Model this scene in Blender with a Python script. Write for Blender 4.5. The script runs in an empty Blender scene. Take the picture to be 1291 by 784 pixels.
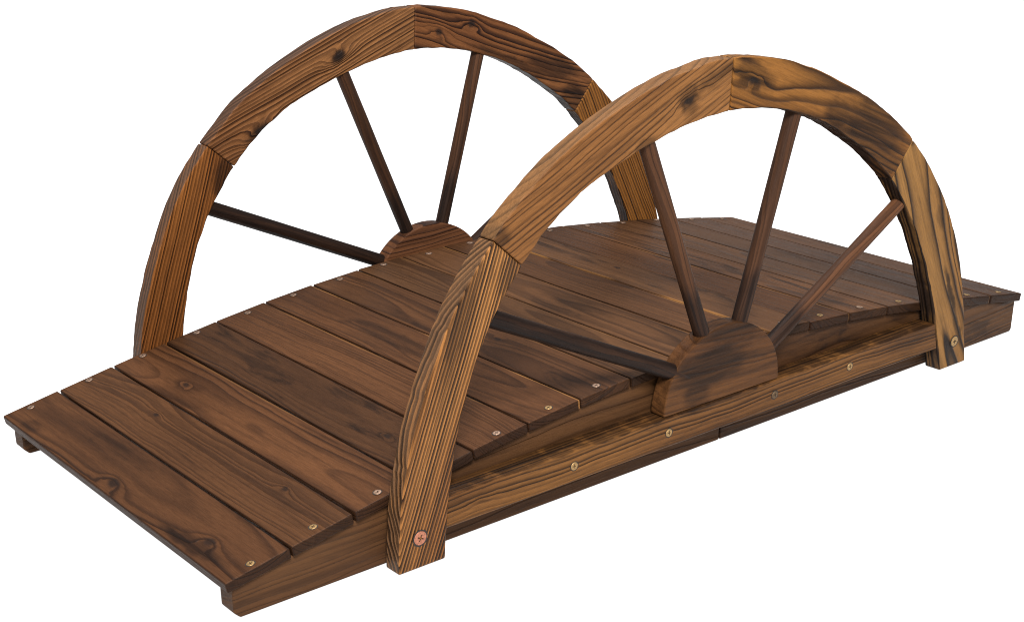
import bpy, bmesh, math, random
from mathutils import Vector, Matrix, noise as mnoise

scene = bpy.context.scene
col = scene.collection
random.seed(7)

# ------------------------------------------------------------------ materials
def spot_group():
    """gaussian spot: 1 at the centre, 0 away from it (knots and scorch marks)"""
    g = bpy.data.node_groups.new("wood_spot", 'ShaderNodeTree')
    g.interface.new_socket("Vector", in_out='INPUT', socket_type='NodeSocketVector')
    g.interface.new_socket("Centre", in_out='INPUT', socket_type='NodeSocketVector')
    g.interface.new_socket("Radii", in_out='INPUT', socket_type='NodeSocketVector')
    g.interface.new_socket("Value", in_out='OUTPUT', socket_type='NodeSocketFloat')
    n, l = g.nodes, g.links
    gi = n.new('NodeGroupInput'); go = n.new('NodeGroupOutput')
    a = n.new('ShaderNodeVectorMath'); a.operation = 'SUBTRACT'
    l.new(gi.outputs[0], a.inputs[0]); l.new(gi.outputs[1], a.inputs[1])
    b = n.new('ShaderNodeVectorMath'); b.operation = 'DIVIDE'
    l.new(a.outputs[0], b.inputs[0]); l.new(gi.outputs[2], b.inputs[1])
    d = n.new('ShaderNodeVectorMath'); d.operation = 'DOT_PRODUCT'
    l.new(b.outputs[0], d.inputs[0]); l.new(b.outputs[0], d.inputs[1])
    m = n.new('ShaderNodeMath'); m.operation = 'MULTIPLY'; m.inputs[1].default_value = -1
    l.new(d.outputs['Value'], m.inputs[0])
    e = n.new('ShaderNodeMath'); e.operation = 'EXPONENT'
    l.new(m.outputs[0], e.inputs[0]); l.new(e.outputs[0], go.inputs[0])
    return g
SPOT = spot_group()

def wood(name, light, mid, dark, spacing=0.005, centre=(0.4, 0.02), line=0.75, char=0.4,
         warp=0.006, seed=0.0, knots=(), burns=(), wear=(), hw=0.043, slope=0.0, rough=0.5,
         relief=0.5, charcol=(0.022, 0.016, 0.015), fibre=0.35, wearcol=(0.26, 0.12, 0.036), irr=1.0, duty=0.5, hl=None, gain=1.0, char_shade_in=None, sawn_out=None, floor_=0.35, kbend=1.5):
    """wood cut from a log: rings round an axis lying at `centre` (board y, z), x runs along the grain"""
    m = bpy.data.materials.new(name); m.use_nodes = True
    nt = m.node_tree; N, L = nt.nodes, nt.links
    bs = N['Principled BSDF']
    light, mid, dark, charcol, wearcol = [tuple(min(1, q*gain) for q in c_) for c_ in (light, mid, dark, charcol, wearcol)]
    dark = tuple(q*0.62 for q in dark); charcol = tuple(q*0.6 for q in charcol)
    def math_(op, a, b=None, c=None, clamp=False):
        x = N.new('ShaderNodeMath'); x.operation = op; x.use_clamp = clamp
        for i, v in enumerate((a, b, c)):
            if v is None: continue
            if isinstance(v, (int, float)): x.inputs[i].default_value = v
            else: L.new(v, x.inputs[i])
        return x.outputs[0]
    def vmath(op, a, b):
        x = N.new('ShaderNodeVectorMath'); x.operation = op
        for i, v in enumerate((a, b)):
            if isinstance(v, tuple): x.inputs[i].default_value = v
            else: L.new(v, x.inputs[i])
        return x.outputs[0]
    def noise(vec, scale, off, detail=2, rough_=0.5, dist=0.0):
        v = vmath('ADD', vmath('MULTIPLY', vec, scale), (seed*3.1+off, seed*1.7-off, off*2.3+seed))
        x = N.new('ShaderNodeTexNoise'); x.inputs['Scale'].default_value = 1
        x.inputs['Detail'].default_value = detail; x.inputs['Roughness'].default_value = rough_
        x.inputs['Distortion'].default_value = dist
        L.new(v, x.inputs['Vector']); return x.outputs['Fac']
    def smooth(v, a, b, lo=0.0, hi=1.0):
        x = N.new('ShaderNodeMapRange'); x.interpolation_type = 'SMOOTHSTEP'
        L.new(v, x.inputs[0])
        for i, q in enumerate((a, b, lo, hi)): x.inputs[i+1].default_value = q
        return x.outputs[0]
    def mix(f, a, b, mode='MIX'):
        x = N.new('ShaderNodeMix'); x.data_type = 'RGBA'; x.blend_type = mode
        if isinstance(f, (int, float)): x.inputs[0].default_value = f
        else: L.new(f, x.inputs[0])
        for i, v in ((6, a), (7, b)):
            if isinstance(v, tuple): x.inputs[i].default_value = (*v, 1)
            else: L.new(v, x.inputs[i])
        return x.outputs[2]
    def spot(vec, c, r):
        x = N.new('ShaderNodeGroup'); x.node_tree = SPOT
        L.new(vec, x.inputs[0]); x.inputs[1].default_value = c; x.inputs[2].default_value = r
        return x.outputs[0]
    at = N.new('ShaderNodeAttribute'); at.attribute_name = 'wc'
    P = at.outputs['Vector']
    sep = N.new('ShaderNodeSeparateXYZ'); L.new(P, sep.inputs[0])
    X, Y, Z = sep.outputs
    # slow bends of the log
    w1 = noise(P, (3.2, 7, 7), 1.3, 2, 0.45); w2 = noise(P, (2.4, 6, 6), 7.9, 1, 0.4)
    w3 = noise(P, (16, 40, 40), 4.4, 2, 0.5)
    y = math_('ADD', Y, math_('MULTIPLY', math_('SUBTRACT', w1, 0.5), warp*7))
    y = math_('ADD', y, math_('MULTIPLY', math_('SUBTRACT', w3, 0.5), warp*0.55))
    y = math_('ADD', y, math_('MULTIPLY', X, slope))
    z = math_('ADD', Z, math_('MULTIPLY', math_('SUBTRACT', w2, 0.5), warp*5))
    dy = math_('SUBTRACT', y, centre[0]); dz = math_('SUBTRACT', z, centre[1])
    R = math_('SQRT', math_('ADD', math_('MULTIPLY', dy, dy), math_('MULTIPLY', dz, dz)))
    kdark = None
    Pn = N.new('ShaderNodeTexNoise'); Pn.inputs['Scale'].default_value = 45; Pn.inputs['Detail'].default_value = 2
    L.new(vmath('ADD', P, (seed, 0.3, 0)), Pn.inputs['Vector'])
    Pw = vmath('ADD', P, vmath('MULTIPLY', vmath('SUBTRACT', Pn.outputs['Color'], (0.5, 0.5, 0.5)), (0.022, 0.012, 0.012)))
    for (kx, ky, kz, kr) in knots:
        s = spot(Pw, (kx, ky, kz), (kr*3.0, kr*1.25, 0.03))
        R = math_('ADD', R, math_('MULTIPLY', s, kr*kbend))
        c = smooth(spot(Pw, (kx, ky, kz), (kr*1.1, kr*0.75, 0.03)), 0.15, 0.8)
        kdark = c if kdark is None else math_('MAXIMUM', kdark, c)
    T = math_('DIVIDE', R, spacing)
    T = math_('ADD', T, math_('MULTIPLY', noise(P, (1.1, 3, 3), 3.3, 1), 1.5))
    wn = N.new('ShaderNodeTexNoise'); wn.noise_dimensions = '1D'
    L.new(math_('MULTIPLY', T, 0.45), wn.inputs['W']); wn.inputs['Scale'].default_value = 1
    T = math_('ADD', T, math_('MULTIPLY', wn.outputs['Fac'], 2.2*irr))
    fr = math_('FRACT', T)
    fl = math_('FLOOR', T)
    rnd = N.new('ShaderNodeTexWhiteNoise'); rnd.noise_dimensions = '1D'
    L.new(math_('ADD', fl, seed), rnd.inputs['W'])
    ramp = N.new('ShaderNodeValToRGB'); L.new(fr, ramp.inputs[0])
    cr = ramp.color_ramp; cr.elements[0].position = 0; cr.elements[0].color = (0.12,)*3+(1,)
    cr.elements[1].position = 1; cr.elements[1].color = (0.12,)*3+(1,)
    for p_, v_ in ((0.10, 0.0), (0.92-duty*0.95, 0.10), (0.92-duty*0.5, 0.62), (0.86, 1.0), (0.93, 1.0)):
        e = cr.elements.new(p_); e.color = (v_,)*3+(1,)
    late = ramp.outputs['Color']
    late = math_('MULTIPLY', late, smooth(rnd.outputs['Value'], 0.0, 0.8, floor_, 1.0))
    # long streaks and fine fibres
    st = noise(P, (5, 110, 110), 9.1, 3, 0.6)
    fb = noise(P, (45, 1100, 1100), 2.7, 2, 0.6)
    pore = noise(P, (60, 420, 420), 6.1, 3, 0.7)
    bl = noise(P, (6, 30, 30), 5.5, 4, 0.62, 0.8)
    tone = noise(P, (1.6, 6, 6), 8.2, 2, 0.5)
    base = mix(smooth(tone, 0.34, 0.66), light, mid)
    base = mix(math_('MULTIPLY', smooth(st, 0.45, 0.7), 0.35), base, dark)
    c = mix(math_('MULTIPLY', late, line), base, dark)
    # scorched patches
    lo = 0.72 - char*0.34
    sc = smooth(math_('ADD', bl, math_('MULTIPLY', late, 0.06)), lo, lo+0.16)
    sc = math_('MULTIPLY', sc, min(1.0, 0.25+char))
    for (c_, r_, s_) in burns:
        s = smooth(math_('ADD', spot(Pw, c_, r_), math_('MULTIPLY', math_('SUBTRACT', bl, 0.5), 0.9)), 0.18, 0.75)
        sc = math_('MAXIMUM', sc, math_('MULTIPLY', s, s_))
    sc = math_('MULTIPLY', sc, math_('ADD', math_('MULTIPLY', smooth(st, 0.38, 0.60), 0.40), 0.60))
    c = mix(math_('MULTIPLY', sc, 0.68), c, charcol)
    cm = N.new('ShaderNodeVectorMath'); cm.operation = 'SCALE'
    L.new(c, cm.inputs[0]); L.new(math_('SUBTRACT', 1.0, math_('MULTIPLY', sc, 0.5)), cm.inputs['Scale'])
    c = cm.outputs[0]
    if char_shade_in or sawn_out:   # curved sawn edges: own tone outside, char plus painted-in shade inside
        sa = N.new('ShaderNodeAttribute'); sa.attribute_name = 'sawn'
        for lo_, hi_, spec in ((0.5, 1.5, char_shade_in), (1.5, 2.5, sawn_out)):
            if spec is None: continue
            k = math_('MULTIPLY', math_('GREATER_THAN', sa.outputs['Fac'], lo_), math_('LESS_THAN', sa.outputs['Fac'], hi_))
            k = math_('MULTIPLY', k, smooth(math_('ADD', bl, math_('MULTIPLY', late, 0.10)), 0.36, 0.56, spec[1]*0.55, spec[1]))
            c = mix(k, c, spec[0])
            c = mix(math_('MULTIPLY', math_('MULTIPLY', k, late), 0.85), c, tuple(q*0.25 for q in spec[0]))
    if hl:   # end grain soaks up more stain
        eg = smooth(math_('ABSOLUTE', X), hl-0.0016, hl-0.0006)
        c = mix(math_('MULTIPLY', eg, 0.72), c, tuple(q*0.55 for q in dark))
    if kdark is not None:
        c = mix(math_('MULTIPLY', kdark, 0.85), c, charcol)
    f = math_('ADD', math_('MULTIPLY', math_('SUBTRACT', fb, 0.5), fibre*1.3), math_('MULTIPLY', math_('SUBTRACT', pore, 0.5), fibre*1.1))
    f = math_('ADD', f, 1.0)
    cv = N.new('ShaderNodeVectorMath'); cv.operation = 'SCALE'
    L.new(c, cv.inputs[0]); L.new(f, cv.inputs['Scale'])
    c = cv.outputs[0]
    if hl:   # long plank edges coloured darker to deepen the gaps between planks
        ed = smooth(math_('ABSOLUTE', Y), hw-0.0016, hw-0.0004)
        c = mix(math_('MULTIPLY', ed, 0.6), c, tuple(q*0.8 for q in dark))
    # worn arrises where the stain is rubbed through
    for (side, amt) in wear:
        dd = math_('ADD', math_('MULTIPLY', Y, side), math_('MULTIPLY', math_('SUBTRACT', noise(P, (14, 60, 60), 12.0, 3), 0.5), 0.006))
        e = smooth(dd, hw-0.0042, hw-0.0022)
        e = math_('MULTIPLY', e, smooth(noise(P, (5.5, 0, 0), 11.0, 2), 0.44, 0.60))
        c = mix(math_('MULTIPLY', e, amt), c, wearcol)
    L.new(c, bs.inputs['Base Color'])
    rg = math_('ADD', rough, math_('MULTIPLY', math_('SUBTRACT', pore, 0.5), 0.35))
    rg = math_('ADD', rg, math_('MULTIPLY', late, -0.08))
    L.new(rg, bs.inputs['Roughness'])
    bs.inputs['Specular IOR Level'].default_value = 0.07
    h = math_('MULTIPLY', late, relief)
    h = math_('ADD', h, math_('MULTIPLY', fb, 0.16)); h = math_('ADD', h, math_('MULTIPLY', pore, 0.25))
    bp = N.new('ShaderNodeBump'); bp.inputs['Strength'].default_value = 1.0
    bp.inputs['Distance'].default_value = 0.0016
    L.new(h, bp.inputs['Height']); L.new(bp.outputs[0], bs.inputs['Normal'])
    return m

def metal(name, colr, rough):
    m = bpy.data.materials.new(name); m.use_nodes = True
    nt = m.node_tree; b = nt.nodes['Principled BSDF']
    b.inputs['Metallic'].default_value = 0.85
    n = nt.nodes.new('ShaderNodeTexNoise'); n.inputs['Scale'].default_value = 420; n.inputs['Detail'].default_value = 3
    t = nt.nodes.new('ShaderNodeTexCoord'); nt.links.new(t.outputs['Object'], n.inputs['Vector'])
    r = nt.nodes.new('ShaderNodeValToRGB'); nt.links.new(n.outputs['Fac'], r.inputs[0])
    r.color_ramp.elements[0].position = 0.35; r.color_ramp.elements[0].color = (*[q*0.6 for q in colr], 1)
    r.color_ramp.elements[1].position = 0.6; r.color_ramp.elements[1].color = (*colr, 1)
    nt.links.new(r.outputs[0], b.inputs['Base Color'])
    b.inputs['Roughness'].default_value = rough
    return m

# ------------------------------------------------------------------ helpers
def empty(name, loc=(0, 0, 0)):
    o = bpy.data.objects.new(name, None); col.objects.link(o); o.location = loc
    o.empty_display_size = 0.1
    return o

def link(name, bm, frame, mat, parent, bevel=0.002, seg=2, limit=40, smooth=False):
    """bm is in world coordinates; frame = (origin, xdir, ydir, zdir) of the board gives the grain coordinates"""
    bmesh.ops.recalc_face_normals(bm, faces=bm.faces)
    me = bpy.data.meshes.new(name); 
    o0, fx, fy, fz = [Vector(q) for q in frame]
    piv = o0
    lay = bm.verts.layers.float_vector.new('wc')
    for v in bm.verts:
        d = v.co - o0
        v[lay] = (d.dot(fx), d.dot(fy), d.dot(fz))
    for f in bm.faces: f.smooth = smooth
    bmesh.ops.translate(bm, verts=bm.verts, vec=-piv)
    bm.to_mesh(me); bm.free()
    me.materials.append(mat)
    o = bpy.data.objects.new(name, me); col.objects.link(o)
    o.location = piv
    o.parent = parent
    if parent is not None and parent.type != 'EMPTY':
        o.location = piv - world_loc(parent)
    if bevel:
        b = o.modifiers.new('bevel', 'BEVEL'); b.width = bevel; b.segments = seg
        b.limit_method = 'ANGLE'; b.angle_limit = math.radians(limit)
    return o

def world_loc(o):
    v = Vector(o.location)
    while o.parent: o = o.parent; v = v + Vector(o.location)
    return v

def hexa(bm, rings, ydir=None):
    """skin a list of 4-point rings into a closed bar"""
    vs = [[bm.verts.new(p) for p in r] for r in rings]
    for a, b in zip(vs[:-1], vs[1:]):
        for i in range(4):
            j = (i+1) % 4
            bm.faces.new((a[i], a[j], b[j], b[i]))
    bm.faces.new(vs[0]); bm.faces.new(vs[-1][::-1])

# ------------------------------------------------------------------ geometry constants (metres)
X_START, PITCH, NPL = -0.7468, 0.0879, 17
W = 0.3165
TH = 0.0135
def deck_z(x): return 0.0469*x*0.2 + 0.1448 - 0.1878*x*x + 0.0149*4*x**4
YS = 0.3105           # outer face of the stringers
YA0, YA1 = 0.3178, 0.3456   # back and front face of the wheels' rims
bounds = [X_START + PITCH*i for i in range(NPL+1)]

bridge = empty('garden_bridge')
bridge['label'] = 'arched wooden garden bridge in dark burnt wood with half wagon wheel railings on both sides'
bridge['category'] = 'garden bridge'

screw_brass = metal('brass_screw', (0.36, 0.225, 0.095), 0.52)
screw_steel = metal('pale_screw', (0.36, 0.235, 0.165), 0.55)
screw_dull = metal('dull_screw', (0.14, 0.09, 0.05), 0.6)
screw_copper = metal('copper_screw', (0.44, 0.18, 0.11), 0.5)
hole = bpy.data.materials.new('screw_recess'); hole.use_nodes = True
hole.node_tree.nodes['Principled BSDF'].inputs['Base Color'].default_value = (0.012, 0.008, 0.006, 1)
hole.node_tree.nodes['Principled BSDF'].inputs['Roughness'].default_value = 0.9

def screw(pos, normal, rad, mat, parent, spin=0.0, ring=True):
    """countersunk cross-head screw: dished head, cross recess and the torn dark hole edge round it"""
    n = Vector(normal).normalized()
    a = n.orthogonal().normalized(); b = n.cross(a)
    ca, sa = math.cos(spin), math.sin(spin)
    a, b = a*ca+b*sa, b*ca-a*sa
    bm = bmesh.new(); P = Vector(pos)
    def pt(r, t, h): return P + (a*math.cos(t)+b*math.sin(t))*r + n*h
    K = 32
    prof = [(1.0, -0.001), (1.0, 0.00045), (0.93, 0.00085), (0.70, 0.0010), (0.60, 0.0010)]
    rings = [[bm.verts.new(pt(rad*q, 2*math.pi*k/K, h)) for k in range(K)] for q, h in prof]
    for r0, r1 in zip(rings[:-1], rings[1:]):
        for k in range(K):
            bm.faces.new((r0[k], r0[(k+1) % K], r1[(k+1) % K], r1[k]))
    # cross recess: inner outline is a plus sign, sunk
    cross = []
    for k in range(K):
        t = 2*math.pi*k/K
        m_ = min(abs(math.sin(t)), abs(math.cos(t)))
        rr = 0.50 if m_ < 0.22 else 0.20
        cross.append(bm.verts.new(pt(rad*rr, t, 0.00095)))
    deep = [bm.verts.new(pt((v.co-P).dot(v.co-P)**0.5*0.8 if False else rad*(0.45 if min(abs(math.sin(2*math.pi*k/K)), abs(math.cos(2*math.pi*k/K))) < 0.22 else 0.17), 2*math.pi*k/K, -0.0006)) for k, v in enumerate(cross)]
    dark = []
    for k in range(K):
        j = (k+1) % K
        bm.faces.new((rings[-1][k], rings[-1][j], cross[j], cross[k]))
        dark.append(bm.faces.new((cross[k], cross[j], deep[j], deep[k])))
    dark.append(bm.faces.new(deep))
    if ring:
        rs = random.Random(int(abs(P.x*7919+P.y*104729)*100))
        ro = [bm.verts.new(pt(rad*(1.14+0.16*rs.random()), 2*math.pi*k/K, 0.00025)) for k in range(K)]
        ri = [bm.verts.new(pt(rad*0.98, 2*math.pi*k/K, 0.00035)) for k in range(K)]
        for k in range(K):
            dark.append(bm.faces.new((ro[k], ro[(k+1) % K], ri[(k+1) % K], ri[k])))
    for f in dark: f.material_index = 1
    o = link('screw', bm, (P, a, b, n), mat, parent, bevel=0)
    o.data.materials.append(hole)
    return o

# ------------------------------------------------------------------ colours of the woods
GOLD   = (0.250, 0.118, 0.036); GOLD2 = (0.190, 0.083, 0.024)
TAN    = (0.215, 0.108, 0.045); TAN2  = (0.150, 0.070, 0.028)
BROWN  = (0.090, 0.041, 0.0175); BROWN2 = (0.060, 0.0275, 0.0125)
UMBER  = (0.022, 0.0105, 0.0065)
DARK   = (0.030, 0.015, 0.009)

# ------------------------------------------------------------------ deck planks
rng = random.Random(21)
plank_spec = {
    0: dict(centre=(0.006, 0.115), spacing=0.0052, knots=[(-0.225, -0.012, 0.0, 0.010), (0.0, -0.024, 0.0, 0.012)],
            burns=[((-0.21, -0.028, 0.0), (0.075, 0.011, 0.05), 0.9), ((0.245, -0.03, 0), (0.03, 0.012, 0.05), 0.5), ((0.05, 0.022, 0), (0.09, 0.012, 0.05), 0.4)], char=0.25, line=0.85),
    1: dict(centre=(0.05, 0.07), spacing=0.0046, char=0.22, line=0.6, knots=[(0.12, 0.01, 0, 0.006), (-0.2, 0.022, 0, 0.007)]),
    2: dict(centre=(-0.015, 0.10), spacing=0.0052, char=0.3, line=0.8, knots=[(0.16, -0.006, 0.0, 0.008)], wear=[(1, 0.2)]),
    3: dict(centre=(0.02, 0.09), spacing=0.005, char=0.58, line=0.7, knots=[(-0.20, 0.0, 0.0, 0.007)]),
    4: dict(centre=(0.07, 0.06), spacing=0.004, char=0.2, line=0.55, wear=[(1, 0.3)]),
    5: dict(centre=(0.02, 0.10), spacing=0.005, char=0.45, line=0.6, wear=[(1, 0.85)], burns=[((0.02, 0.0, 0), (0.10, 0.02, 0.05), 0.5)]),
    6: dict(centre=(-0.03, 0.08), spacing=0.005, char=0.35, line=0.6, knots=[(-0.08, 0.01, 0, 0.006)], wear=[(1, 0.2)]),
    7: dict(centre=(0.03, 0.07), spacing=0.0045, char=0.3, line=0.55, wear=[(1, 0.3)]),
    8: dict(centre=(0.0, 0.09), spacing=0.005, char=0.4, line=0.6, burns=[((-0.05, 0.01, 0), (0.08, 0.018, 0.05), 0.5)], wear=[(1, 0.5)]),
    9: dict(centre=(0.03, 0.08), spacing=0.005, char=0.3, line=0.5, wear=[(1, 0.6)]),
    10: dict(centre=(0.0, 0.09), spacing=0.005, char=0.5, line=0.55, wear=[(-1, 0.6)], knots=[(0.05, 0.01, 0, 0.006)]),
    11: dict(centre=(0.04, 0.08), spacing=0.005, char=0.4, line=0.55, wear=[(1, 0.5)]),
    12: dict(centre=(-0.03, 0.08), spacing=0.005, char=0.5, line=0.55, wear=[(1, 0.3)]),
    13: dict(centre=(0.03, 0.08), spacing=0.005, char=0.35, line=0.5, wear=[(1, 0.4)]),
    14: dict(centre=(0.0, 0.08), spacing=0.005, char=0.5, line=0.5),
    15: dict(centre=(0.03, 0.08), spacing=0.005, char=0.4, line=0.5, wear=[(1, 0.3)]),
    16: dict(centre=(0.0, 0.09), spacing=0.005, char=0.4, line=0.5),
}
tints = [1.0, 0.88, 1.04, 0.80, 1.0, 0.92, 0.95, 0.98, 1.08, 0.96, 1.02, 0.98, 1.04, 0.94, 0.9, 0.88, 0.86]
planks = []
for i in range(NPL):
    x0, x1 = bounds[i], bounds[i+1]
    gap = 0.0012 if i not in (10,) else 0.0022
    gap2 = 0.0012 if i not in (10, 1) else 0.0022
    t = tints[i]
    hue = rng.uniform(-0.07, 0.07)
    tc = (t*0.95, t*(0.90+hue*0.8), t*(0.86+hue*1.2))
    mat = wood('plank_wood', tuple(c*k for c, k in zip(BROWN, tc)), tuple(c*k for c, k in zip(BROWN2, tc)), UMBER, seed=i*2.37+1,
               hw=PITCH/2-0.0012, charcol=(0.022, 0.013, 0.010), rough=0.5, relief=0.35, fibre=0.55, hl=W, kbend=0.7, **plank_spec[i])
    z0, z1 = deck_z(x0), deck_z(x1)
    if i == 11: z0 -= 0.0015
    ex = Vector((x1-x0, 0, z1-z0)).normalized(); ez = Vector((-ex.z, 0, ex.x))
    mid = Vector(((x0+x1)/2, 0, (z0+z1)/2)) - ez*(TH/2)
    hwid = (Vector((x1-x0, 0, z1-z0)).length)/2
    bm = bmesh.new()
    yl = -W + rng.uniform(-0.0012, 0.0012); yr = W + rng.uniform(-0.0014, 0.0014)
    rot = rng.uniform(-0.0010, 0.0010)
    M = 14
    rings = []
    for k in range(M+1):
        y = yl + (yr-yl)*k/M
        wob0 = 0.0005*mnoise.noise(Vector((y*6, i*3.1, 0.5))); wob1 = 0.0005*mnoise.noise(Vector((y*6, i*3.1, 4.5)))
        dz = 0.0006*mnoise.noise(Vector((y*3, i*1.3, 8))) + rot*y
        a = -hwid + gap + wob0; b = hwid - gap2 + wob1
        if i == 0: a -= 0.0
        base = mid + Vector((0, y, 0)) + ez*dz
        h = TH/2
        rings.append([base+ex*a-ez*h, base+ex*b-ez*h, base+ex*b+ez*h, base+ex*a+ez*h])
    hexa(bm, rings)
    # grain along world y; board y axis = along the bridge; z up
    p = link('deck_plank', bm, (mid, (0, 1, 0), ex, ez), mat, bridge, bevel=0.0022, seg=3)
    planks.append(p)
    # screws, one at each end, set on the plank's top face
    offs = {0: -0.004, 2: 0.001, 3: 0.003}.get(i, rng.uniform(-0.003, 0.003))
    for side in (-1, 1):
        yy = side*(0.302+rng.uniform(-0.003, 0.004))
        P = mid + ex*(offs+rng.uniform(-0.002, 0.002)) + ez*(TH/2) + Vector((0, yy, 0)) + ez*(rot*yy)
        screw(P, ez, 0.0049, screw_brass if (i < 2 or rng.random() < 0.35) and side < 0 else screw_steel, p, spin=rng.uniform(0, 1.5))

# ------------------------------------------------------------------ stringers
def stringer(side, half, mat):
    xs = [-0.7345, 0.0480] if half == 0 else [0.0500, 0.7410]
    yo, yi = side*YS, side*(YS-0.030)
    bm = bmesh.new()
    n = 40
    top = []
    for k in range(n+1):
        x = xs[0] + (xs[1]-xs[0])*k/n
        # straight facets that follow the underside of each plank
        j = min(NPL-1, max(0, int((x-X_START)/PITCH)))
        a, b = bounds[j], bounds[j+1]
        z = deck_z(a)+(deck_z(b)-deck_z(a))*(x-a)/(b-a) - TH - 0.0009
        top.append((x, z))
    c = 0.008 if half == 0 else 0.004
    rings = []
    for k, (x, z) in enumerate(top):
        zb = 0.0
        rings.append([Vector((x, yo, zb)), Vector((x, yi, zb)), Vector((x, yi, z)), Vector((x, yo, z))])
    # clipped lower corner at the outer end
    if half == 0:
        for q in (0, 1): rings[0][q].z = c
        for r in (1,):
            for v in rings[r]: v.x = xs[0]+c
    else:
        for q in (0, 1): rings[-1][q].z = c
        for v in rings[-2]: v.x = xs[1]-c
    hexa(bm, rings)
    o = Vector(((xs[0]+xs[1])/2, side*(YS-0.015), 0.05))
    ob = link('stringer', bm, (o, (1, 0, 0), (0, 0, 1), (0, 1, 0)), mat, bridge, bevel=0.002)
    return ob
RUST = (0.075, 0.034, 0.0135); RUST2 = (0.050, 0.022, 0.0095)
st0 = wood('stringer_wood', RUST, RUST2, UMBER, centre=(0.09, 0.05), spacing=0.008, line=0.45, char=0.4, seed=31,
           burns=[((-0.16, 0.04, 0), (0.2, 0.02, 0.1), 0.3)], rough=0.55)
st1 = wood('stringer_wood', tuple(c*0.95 for c in RUST), tuple(c*1.1 for c in RUST2), UMBER, centre=(0.05, 0.05), spacing=0.007, line=0.7, char=0.5, seed=37)
for side in (-1, 1):
    stringer(side, 0, st0); stringer(side, 1, st1)

# cross battens under the deck, at the ends of the stringers' joint
# ------------------------------------------------------------------ side rails between the wheel feet
def side_rail(side, mat):
    x0, x1 = -0.4560, 0.4795
    bm = bmesh.new(); rings = []
    n = 24
    for k in range(n+1):
        x = x0+(x1-x0)*k/n
        e0 = 0.0005*mnoise.noise(Vector((x*7, side, 0))); e1 = 0.0006*mnoise.noise(Vector((x*7, side, 5)))
        rings.append([Vector((x, side*(YS+0.0004), 0.0387+e0)), Vector((x, side*(0.3440), 0.0387+e0)),
                      Vector((x, side*(0.3440), 0.0816+e1)), Vector((x, side*(YS+0.0004), 0.0816+e1))])
    # shape the ends to the feet they butt against
    for v in (rings[0][2], rings[0][3]): v.x += 0.0012
    for q in (0, 1): rings[0][q].x -= 0.0032
    for q in (0, 1): rings[-1][q].x += 0.011
    hexa(bm, rings)
    return link('side_rail', bm, (Vector(((x0+x1)/2, side*0.327, 0.060)), (1, 0, 0), (0, 0, 1), (0, -side, 0)), mat, bridge, bevel=0.0022, seg=3)
xm = (-0.4560+0.4795)/2
rail_mat = wood('rail_wood', (0.25, 0.108, 0.030), (0.115, 0.046, 0.016), (0.022, 0.011, 0.007), centre=(0.030, -0.020), spacing=0.0056, warp=0.0045,
                line=0.95, char=0.42, seed=5.5, gain=0.58, fibre=0.6, duty=0.55, relief=0.5,
                knots=[(-0.405-xm, -0.002, 0.017, 0.010), (0.30-xm, 0.003, 0.017, 0.010)],
                burns=[((0, 0.0240, 0), (5, 0.0042, 5), 0.9), ((0.03-xm, -0.018, 0.017), (0.05, 0.010, 0.03), 0.8), ((0.42-xm, 0.0, 0.017), (0.07, 0.04, 0.05), 0.5),
                       ((-0.28-xm, -0.01, 0.017), (0.06, 0.012, 0.03), 0.5), ((0.2-xm, 0.02, 0.017), (0.06, 0.012, 0.03), 0.5)])
rail_n = side_rail(-1, rail_mat); rail_f = side_rail(1, rail_mat)
for (x, z) in ((-0.2545, 0.0606), (-0.0869, 0.0596), (0.1202, 0.0596), (0.2815, 0.0616)):
    for r, s in ((rail_n, -1), (rail_f, 1)):
        screw((x, s*0.3440, z), (0, s, 0), 0.0056, screw_dull if x == 0.1202 else screw_brass, r, spin=x*9)

# ------------------------------------------------------------------ the half wheels
OUT = [(-0.5316, 0.0), (-0.5300, 0.040), (-0.5265, 0.082), (-0.5190, 0.123), (-0.5080, 0.162), (-0.4935, 0.2005), (-0.4705, 0.257), (-0.4500, 0.297), (-0.430, 0.3285),
       (-0.3835, 0.3855), (-0.3245, 0.4350), (-0.2900, 0.4560), (-0.2187, 0.4930), (-0.1500, 0.5170), (-0.0952, 0.5300), (-0.0450, 0.5370),
       (0.0, 0.5390), (0.0450, 0.5350), (0.0900, 0.5255), (0.1480, 0.5085), (0.2054, 0.4855), (0.2760, 0.4500), (0.3250, 0.4190),
       (0.3735, 0.3840), (0.4140, 0.3460), (0.4484, 0.3065), (0.4775, 0.2680), (0.5011, 0.2250), (0.5190, 0.1880), (0.5330, 0.1490), (0.5430, 0.1130), (0.5530, 0.0730), (0.5610, 0.036), (0.5675, 0.0)]
INN = [(-0.4620, 0.0), (-0.4590, 0.041), (-0.4551, 0.0823), (-0.4435, 0.1450), (-0.4245, 0.2100), (-0.4052, 0.2555), (-0.3755, 0.3020),
       (-0.3410, 0.3450), (-0.2980, 0.3815), (-0.2540, 0.4120), (-0.1990, 0.4330), (-0.1425, 0.4510), (-0.0750, 0.4680),
       (0.0, 0.4752), (0.060, 0.4680), (0.1200, 0.4550), (0.1700, 0.4370), (0.2143, 0.4155), (0.2866, 0.3710),
       (0.3352, 0.3340), (0.3687, 0.2904), (0.3930, 0.2600), (0.4114, 0.2297), (0.4330, 0.1950), (0.4492, 0.1615), (0.4670, 0.1200), (0.4805, 0.0830), (0.4920, 0.0420), (0.5026, 0.0)]
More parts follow.
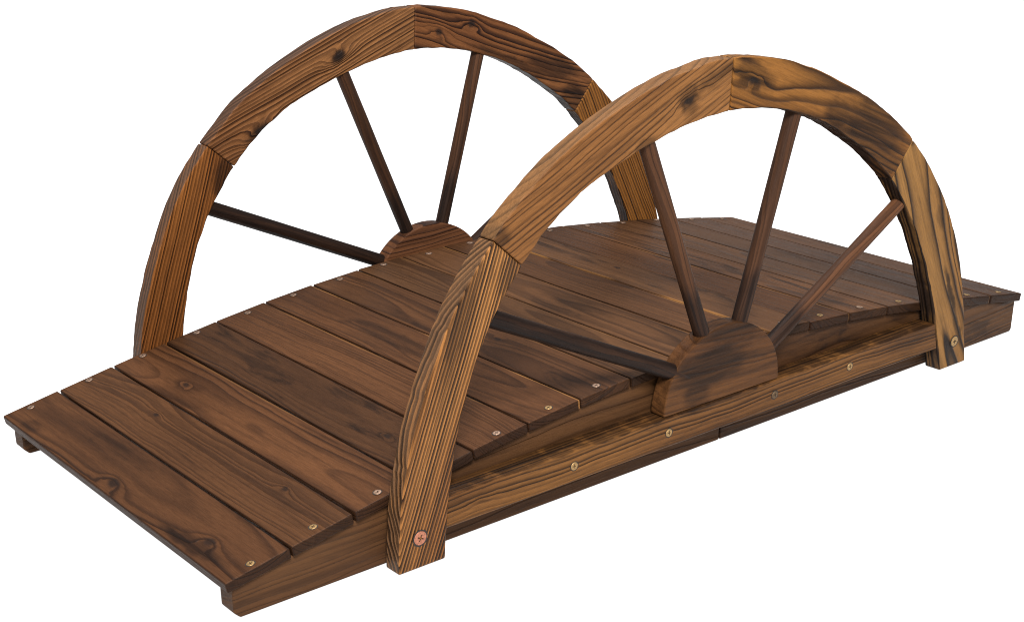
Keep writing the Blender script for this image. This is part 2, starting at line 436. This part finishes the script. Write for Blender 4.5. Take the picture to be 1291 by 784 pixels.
def resample(pts, a, b, n):
    """cubic resampling of the outline between the points nearest a and b"""
    i0 = min(range(len(pts)), key=lambda i: (pts[i][0]-a[0])**2+(pts[i][1]-a[1])**2)
    i1 = min(range(len(pts)), key=lambda i: (pts[i][0]-b[0])**2+(pts[i][1]-b[1])**2)
    out = []
    for k in range(n+1):
        t = i0+(i1-i0)*k/n
        j = min(int(t), len(pts)-2); u = t-j
        p0 = pts[max(j-1, 0)]; p1 = pts[j]; p2 = pts[j+1]; p3 = pts[min(j+2, len(pts)-1)]
        out.append(tuple(0.5*((2*p1[q])+(-p0[q]+p2[q])*u+(2*p0[q]-5*p1[q]+4*p2[q]-p3[q])*u*u+(-p0[q]+3*p1[q]-3*p2[q]+p3[q])*u**3) for q in (0, 1)))
    return out
JO = [(-0.5316, 0.0), (-0.3835, 0.3855), (0.0, 0.5390), (0.3735, 0.3840), (0.5675, 0.0)]
JI = [(-0.4620, 0.0), (-0.3410, 0.3450), (0.0, 0.4752), (0.3352, 0.3340), (0.5026, 0.0)]

def whole(pts, J, n=44):
    q = [J[0]]
    for s in range(4): q += resample(pts, J[s], J[s+1], n)[1:]
    for _ in range(45):     # fair the curve, feet fixed
        q[1:-1] = [tuple(0.25*q[k-1][c]+0.5*q[k][c]+0.25*q[k+1][c] for c in (0, 1)) for k in range(1, len(q)-1)]
    return q
OUTS = whole(OUT, JO); INNS = whole(INN, JI)

def seg_frame(side, s):
    a = (Vector(JO[s])+Vector(JI[s]))/2; b = (Vector(JO[s+1])+Vector(JI[s+1]))/2
    d = (b-a).normalized()
    o = (a+b)/2
    return o, d, Vector((-d.y, d.x))
def seg_local(s, x, z, front=True):
    """arch-plane position -> board coordinates of that rim segment"""
    o, d, n = seg_frame(-1, s); v = Vector((x, z))-o
    return (v.dot(d), v.dot(n), 0.014 if front else -0.014)

def rim_segment(side, s, mat):
    n = 44
    oo = OUTS[s*n:(s+1)*n+1]; ii = INNS[s*n:(s+1)*n+1]
    bm = bmesh.new(); rings = []
    ya, yb = YA0, YA1
    tilt = 0.0006
    rs = random.Random(s*13+side*5+40)
    for k in range(n+1):
        # the saw cut leaves slightly uneven facets along both edges
        je = (0.0012*mnoise.noise(Vector((k*0.22, s*3.7, side)))+rs.uniform(-0.0004, 0.0004)) if 0 < k < n else 0
        ji = (0.0013*mnoise.noise(Vector((k*0.27, s*5.1, side+9)))+rs.uniform(-0.0005, 0.0005)) if 0 < k < n else 0
        po, pi = Vector(oo[k]), Vector(ii[k])
        d = (po-pi).normalized(); po = po+d*je; pi = pi+d*ji
        step = (0.0006 if s % 2 else 0.0)
        rings.append([Vector((pi.x, side*ya, pi.y)), Vector((pi.x, side*(yb-step), pi.y)),
                      Vector((po.x, side*(yb-step), po.y)), Vector((po.x, side*ya, po.y))])
    # hairline joint between neighbours
    for e, other, on in ((0, 1, s > 0), (-1, -2, s < 3)):
        if on:
            for q in range(4):
                dd = (rings[other][q]-rings[e][q]).normalized()
                rings[e][q] = rings[e][q]+dd*0.0003
    sl = bm.faces.layers.float.new('sawn')
    hexa(bm, rings)
    bm.faces.ensure_lookup_table()
    for q, fa in enumerate(list(bm.faces)[:-2]):
        fa[sl] = (1.0 if q % 4 == 0 else (2.0 if q % 4 == 2 else 0.0))
    o, d, nn = seg_frame(side, s)
    return link('rim_segment', bm, (Vector((o.x, side*(ya+yb)/2, o.y)), (d.x, 0, d.y), (nn.x, 0, nn.y), (0, -1, 0)),
                mat, bridge, bevel=0.0026, seg=3, limit=35)

def L_(s, pts): return [(*seg_local(s, x, z), r) for x, z, r in pts]
def B_(s, pts): return [(seg_local(s, x, z), rr, st) for x, z, rr, st in pts]
near_mats = [
    wood('rim_wood', (0.42, 0.183, 0.052), (0.25, 0.096, 0.027), (0.030, 0.013, 0.009), centre=(-0.45, -0.30), spacing=0.0041, warp=0.0010, line=1.0, char=0.10, irr=0.3, duty=0.60, gain=0.68, floor_=0.6, sawn_out=((0.105, 0.058, 0.032), 0.75), char_shade_in=((0.03, 0.016, 0.010), 0.6),
         seed=2.2, relief=2.0, fibre=0.6, slope=0.02, burns=B_(0, [(-0.36, 0.33, (0.03, 0.02, 0.08), 0.5), (-0.43, 0.30, (0.09, 0.012, 0.012), 0.5)])),
    wood('rim_wood', (0.30, 0.132, 0.042), (0.235, 0.098, 0.030), (0.060, 0.024, 0.011), centre=(0.13, -0.035), spacing=0.0066, warp=0.003, irr=0.6, duty=0.4, line=0.9, gain=0.60, fibre=0.7, sawn_out=((0.16, 0.085, 0.038), 0.45), char=0.10,
         seed=8.3, relief=0.5, slope=-0.05, knots=L_(1, [(-0.075, 0.497, 0.008)]),
         burns=B_(1, [(-0.075, 0.495, (0.020, 0.018, 0.03), 0.9), (-0.15, 0.452, (0.018, 0.007, 0.03), 0.9), (-0.02, 0.52, (0.06, 0.013, 0.03), 0.55),
                      (-0.375, 0.380, (0.016, 0.013, 0.03), 0.9)])),
    wood('rim_wood', (0.35, 0.150, 0.034), (0.25, 0.100, 0.023), (0.030, 0.014, 0.008), centre=(0.045, 0.06), spacing=0.0085, warp=0.009, line=0.95, char=0.3, gain=0.58, fibre=0.6, char_shade_in=((0.016, 0.010, 0.008), 0.9),
         seed=4.1, relief=0.4, knots=L_(2, [(0.035, 0.505, 0.008)]),
         burns=B_(2, [(0.035, 0.512, (0.045, 0.016, 0.03), 0.85), (0.285, 0.405, (0.080, 0.040, 0.03), 1.0), (0.21, 0.438, (0.04, 0.020, 0.03), 0.8), (0.33, 0.35, (0.03, 0.012, 0.03), 0.8),
                      (0.26, 0.385, (0.09, 0.010, 0.06), 0.7)])),
    wood('rim_wood', (0.32, 0.158, 0.046), (0.24, 0.108, 0.030), (0.026, 0.014, 0.009), centre=(0.012, 0.075), spacing=0.0068, warp=0.005, line=1.0, char=0.14, gain=0.62, fibre=0.6, floor_=0.5, char_shade_in=((0.016, 0.010, 0.008), 0.95),
         seed=16.4, relief=0.5, slope=0.06,
         burns=B_(3, [(0.505, 0.13, (0.055, 0.006, 0.03), 0.9), (0.535, 0.06, (0.05, 0.007, 0.03), 0.75), (0.46, 0.25, (0.02, 0.008, 0.03), 0.5)]) +
               [((0.0, -0.035, 0.0), (0.25, 0.012, 0.05), 0.95)]),  # leg's inner edge darkened: scorch plus shade put into the colour
]
far_mats = [
    wood('rim_wood', (0.34, 0.123, 0.028), (0.21, 0.070, 0.017), (0.040, 0.017, 0.009), centre=(-0.45, 0.32), spacing=0.0043, warp=0.0012, irr=0.4, duty=0.62, line=1.0, char=0.12, gain=0.62, floor_=0.5, fibre=0.6, sawn_out=((0.075, 0.046, 0.032), 0.85), char_shade_in=((0.02, 0.012, 0.009), 0.7),
         seed=12.2, relief=0.8, burns=B_(0, [(-0.36, 0.33, (0.04, 0.022, 0.08), 0.85)])),
    wood('rim_wood', (0.255, 0.112, 0.040), (0.180, 0.074, 0.027), (0.038, 0.015, 0.009), centre=(-0.40, 0.24), spacing=0.0050, warp=0.002, irr=0.5, duty=0.6, line=1.0, char=0.12, gain=0.74, fibre=0.6, floor_=0.5, sawn_out=((0.06, 0.035, 0.024), 0.8), char_shade_in=((0.02, 0.012, 0.009), 0.6),
         seed=18.3, relief=0.8, slope=0.03, knots=[(*seg_local(1, -0.290, 0.387), 0.012), (*seg_local(1, -0.147, 0.479), 0.009)],
         burns=[((seg_local(1, -0.290, 0.387)), (0.024, 0.016, 0.03), 1.0), ((seg_local(1, -0.147, 0.479)), (0.015, 0.012, 0.03), 0.9)]),
    wood('rim_wood', (0.230, 0.090, 0.030), (0.140, 0.052, 0.019), (0.032, 0.013, 0.009), centre=(0.13, 0.03), spacing=0.0085, warp=0.006, irr=0.7, duty=0.6, line=1.0, char=0.3, gain=0.70, fibre=0.6, char_shade_in=((0.014, 0.009, 0.008), 0.95),
         seed=24.1, relief=0.8, slope=-0.1, knots=[(*seg_local(2, 0.045, 0.495), 0.008), (*seg_local(2, 0.11, 0.50), 0.008)],
         burns=[((seg_local(2, 0.28, 0.41)), (0.06, 0.02, 0.03), 0.7), ((seg_local(2, 0.33, 0.35)), (0.03, 0.03, 0.05), 0.9), ((seg_local(2, 0.19, 0.43)), (0.11, 0.010, 0.05), 0.7)]),
    wood('rim_wood', (0.30, 0.118, 0.024), (0.19, 0.070, 0.015), (0.032, 0.014, 0.008), centre=(-0.45, 0.32), spacing=0.0043, warp=0.0012, irr=0.4, duty=0.6, line=1.0, char=0.2, gain=0.66, floor_=0.5, fibre=0.6, char_shade_in=((0.014, 0.009, 0.008), 0.95),
         seed=26.4, relief=0.6, burns=[((0.0, -0.040, 0.0), (0.25, 0.012, 0.05), 0.95)]),  # inner edge of this leg: burnt wood with shade painted in
]
HUBX = 0.0158
for side, mats in ((-1, near_mats), (1, far_mats)):
    segs = [rim_segment(side, s, mats[s]) for s in range(4)]
    fx = screw((-0.4991, side*YA1, 0.0399), (0, side, 0), 0.0090, screw_copper, segs[0], spin=0.35, ring=True)
    fx = screw((0.5313, side*YA1, 0.0416), (0, side, 0), 0.0080, screw_brass, segs[3], spin=0.8, ring=True)
    # hub block: half disc standing on the side rail
    bm = bmesh.new()
    n = 30
    f = []; b = []
    hb = 0.0824
    rs = random.Random(3+side)
    outline = [(HUBX-0.1108, hb)] + [(HUBX+0.1108*-math.cos(math.pi*k/n)*(1+rs.uniform(-0.003, 0.003)), hb+0.004+0.1010*math.sin(math.pi*k/n)) for k in range(n+1)] + [(HUBX+0.1108, hb)]
    for x, z in outline:
        f.append(bm.verts.new((x, side*0.3425, z))); b.append(bm.verts.new((x, side*0.3172, z)))
    m_ = len(outline)
    for k in range(m_):
        j = (k+1) % m_
        bm.faces.new((f[k], f[j], b[j], b[k]))
    bm.faces.new(f); bm.faces.new(b[::-1])
    if side < 0:
        hm = wood('hub_wood', (0.150, 0.062, 0.021), (0.100, 0.038, 0.015), (0.022, 0.011, 0.008), centre=(0.20, 0.04), spacing=0.011, line=0.5, char=0.35, seed=41, gain=0.52, fibre=0.6,
                  burns=[((-0.025, 0.032, 0.013), (0.075, 0.030, 0.05), 0.85), ((0.02, 0.075, 0.013), (0.08, 0.020, 0.05), 0.85), ((-0.05, 0.0, 0.013), (0.03, 0.02, 0.03), 0.7)],
                  relief=0.3, slope=0.1)
        fr = (Vector((HUBX, -0.330, hb+0.02)), (1, 0, 0), (0, 0, 1), (0, -1, 0))
    else:
        hm = wood('hub_wood', (0.105, 0.042, 0.017), (0.075, 0.030, 0.014), (0.022, 0.011, 0.009), centre=(0.40, 0.03), spacing=0.0075, line=0.9, char=0.3, seed=43, relief=0.7)
        fr = (Vector((HUBX, 0.330, hb+0.02)), (1, 0, 0), (0, 0, 1), (0, -1, 0))
    link('hub', bm, fr, hm, bridge, bevel=0.0018, seg=2, limit=35)
    # four turned spokes from hub to rim
    ends = [((-0.050, 0.128), (-0.408, 0.2965)), ((-0.0100, 0.155), (-0.1400, 0.4660)), ((0.0440, 0.155), (0.1370, 0.4640)), ((0.092, 0.118), (0.4000, 0.3000))]
    rads = [0.0112, 0.0108, 0.0108, 0.0103]
    for q, (h_, r_) in enumerate(ends):
        A = Vector((h_[0], side*0.3315, h_[1])); Bv = Vector((r_[0], side*0.3315, r_[1]))
        ax = (Bv-A).normalized(); u = Vector((0, 1, 0)); v = ax.cross(u)
        bm = bmesh.new(); K = 28; S = 26; rg = []
        for k in range(S+1):
            t = k/S; c = A.lerp(Bv, t)
            rad = rads[q]*(1+0.02*mnoise.noise(Vector((t*5, q, side))))
            rg.append([bm.verts.new(c+(u*math.cos(2*math.pi*w/K)+v*math.sin(2*math.pi*w/K))*rad) for w in range(K)])
        for a, b2 in zip(rg[:-1], rg[1:]):
            for w in range(K): bm.faces.new((a[w], a[(w+1) % K], b2[(w+1) % K], b2[w]))
        bm.faces.new(rg[0]); bm.faces.new(rg[-1][::-1])
        br = [0.55, 0.85, 0.95, 1.25][q] if side < 0 else [0.55, 0.7, 0.85, 0.65][q]
        chs = [0.95, 0.5, 0.35, 0.4][q] if side < 0 else [0.9, 0.55, 0.3, 0.6][q]
        sm = wood('spoke_wood', tuple(c*br for c in (0.095, 0.040, 0.018)), tuple(c*br for c in (0.050, 0.022, 0.011)), (0.017, 0.010, 0.008),
                  centre=(0.10, 0.03), spacing=0.006, line=0.6, char=chs, seed=60+q*3+side, relief=0.3, rough=0.55, charcol=(0.018, 0.014, 0.014),
                  burns=[((-0.5*(Bv-A).length+0.05, 0, 0), (0.06, 0.05, 0.05), 0.9)] + ([((0, 0, 0), (0.5, 0.03, 0.03), 0.9)] if q == 0 else []))
        link('spoke', bm, ((A+Bv)/2, ax, v, u), sm, bridge, bevel=0, smooth=True) if False else \
            link('spoke', bm, tuple(Vector(z) for z in ((A+Bv)/2, ax, v, u)), sm, bridge, bevel=0, smooth=True)

# ------------------------------------------------------------------ added glowing white sheet under the bridge, for a shadowless white background
bm = bmesh.new()
S = 12.0
vs = [bm.verts.new((x, y, -0.004)) for x, y in ((-S, -S), (S, -S), (S, S), (-S, S))]
bm.faces.new(vs)
me = bpy.data.meshes.new('added_glowing_sheet'); bm.to_mesh(me); bm.free()
fl = bpy.data.objects.new('added_glowing_sheet', me); col.objects.link(fl)
fl['kind'] = 'structure'
fl['label'] = 'added glowing white sheet filling the whole background without shadows'
m = bpy.data.materials.new('glowing_white'); m.use_nodes = True
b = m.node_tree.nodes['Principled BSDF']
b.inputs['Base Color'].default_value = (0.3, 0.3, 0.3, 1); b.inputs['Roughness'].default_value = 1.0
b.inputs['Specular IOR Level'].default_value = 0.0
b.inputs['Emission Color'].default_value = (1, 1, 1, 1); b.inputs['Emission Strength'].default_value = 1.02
me.materials.append(m)

# ------------------------------------------------------------------ light
w = bpy.data.worlds.new("World"); scene.world = w; w.use_nodes = True
w.node_tree.nodes['Background'].inputs[0].default_value = (0.95, 0.97, 1.0, 1)
w.node_tree.nodes['Background'].inputs[1].default_value = 0.36

def area(name, loc, target, size, power, colr):
    l = bpy.data.lights.new(name, 'AREA'); l.shape = 'RECTANGLE'; l.size = size[0]; l.size_y = size[1]
    l.energy = power; l.color = colr
    o = bpy.data.objects.new(name, l); col.objects.link(o); o.location = loc
    d = Vector(target)-Vector(loc); o.rotation_euler = d.to_track_quat('-Z', 'Y').to_euler()
    return o
area('key_softbox', (-1.8, -2.6, 3.0), (0, 0, 0.1), (1.1, 1.1), 340, (1.0, 0.97, 0.93))
area('top_softbox', (0.6, 0.6, 3.6), (0, 0, 0.1), (2.0, 2.0), 130, (0.97, 0.98, 1.0))

# ------------------------------------------------------------------ camera
cam = bpy.data.cameras.new('camera'); co = bpy.data.objects.new('camera', cam); col.objects.link(co)
cam.sensor_width = 36; cam.lens = 1901.603/1291*36
cam.shift_x = (645.5-538.278)/1291; cam.shift_y = (559.969-392.0)/1291
cam.clip_start = 0.05; cam.clip_end = 100
r = Vector((0.80140329, -0.59751504, -0.02699163)); u = Vector((0.26097733, 0.30871214, 0.91465165)); f = Vector((0.53818548, 0.74004904, -0.4033408))
M4 = Matrix(((r.x, u.x, -f.x, -1.42453818), (r.y, u.y, -f.y, -1.63735953), (r.z, u.z, -f.z, 0.86091892), (0, 0, 0, 1)))
co.matrix_world = M4
scene.camera = co

scene.render.engine = 'CYCLES'
scene.cycles.pixel_filter_type = 'BLACKMAN_HARRIS'; scene.cycles.filter_width = 1.1
scene.render.resolution_x = 1024; scene.render.resolution_y = 621
scene.view_settings.view_transform = 'Standard'; scene.view_settings.look = 'None'
scene.view_settings.exposure = 0; scene.view_settings.gamma = 1; scene.view_settings.use_curve_mapping = False
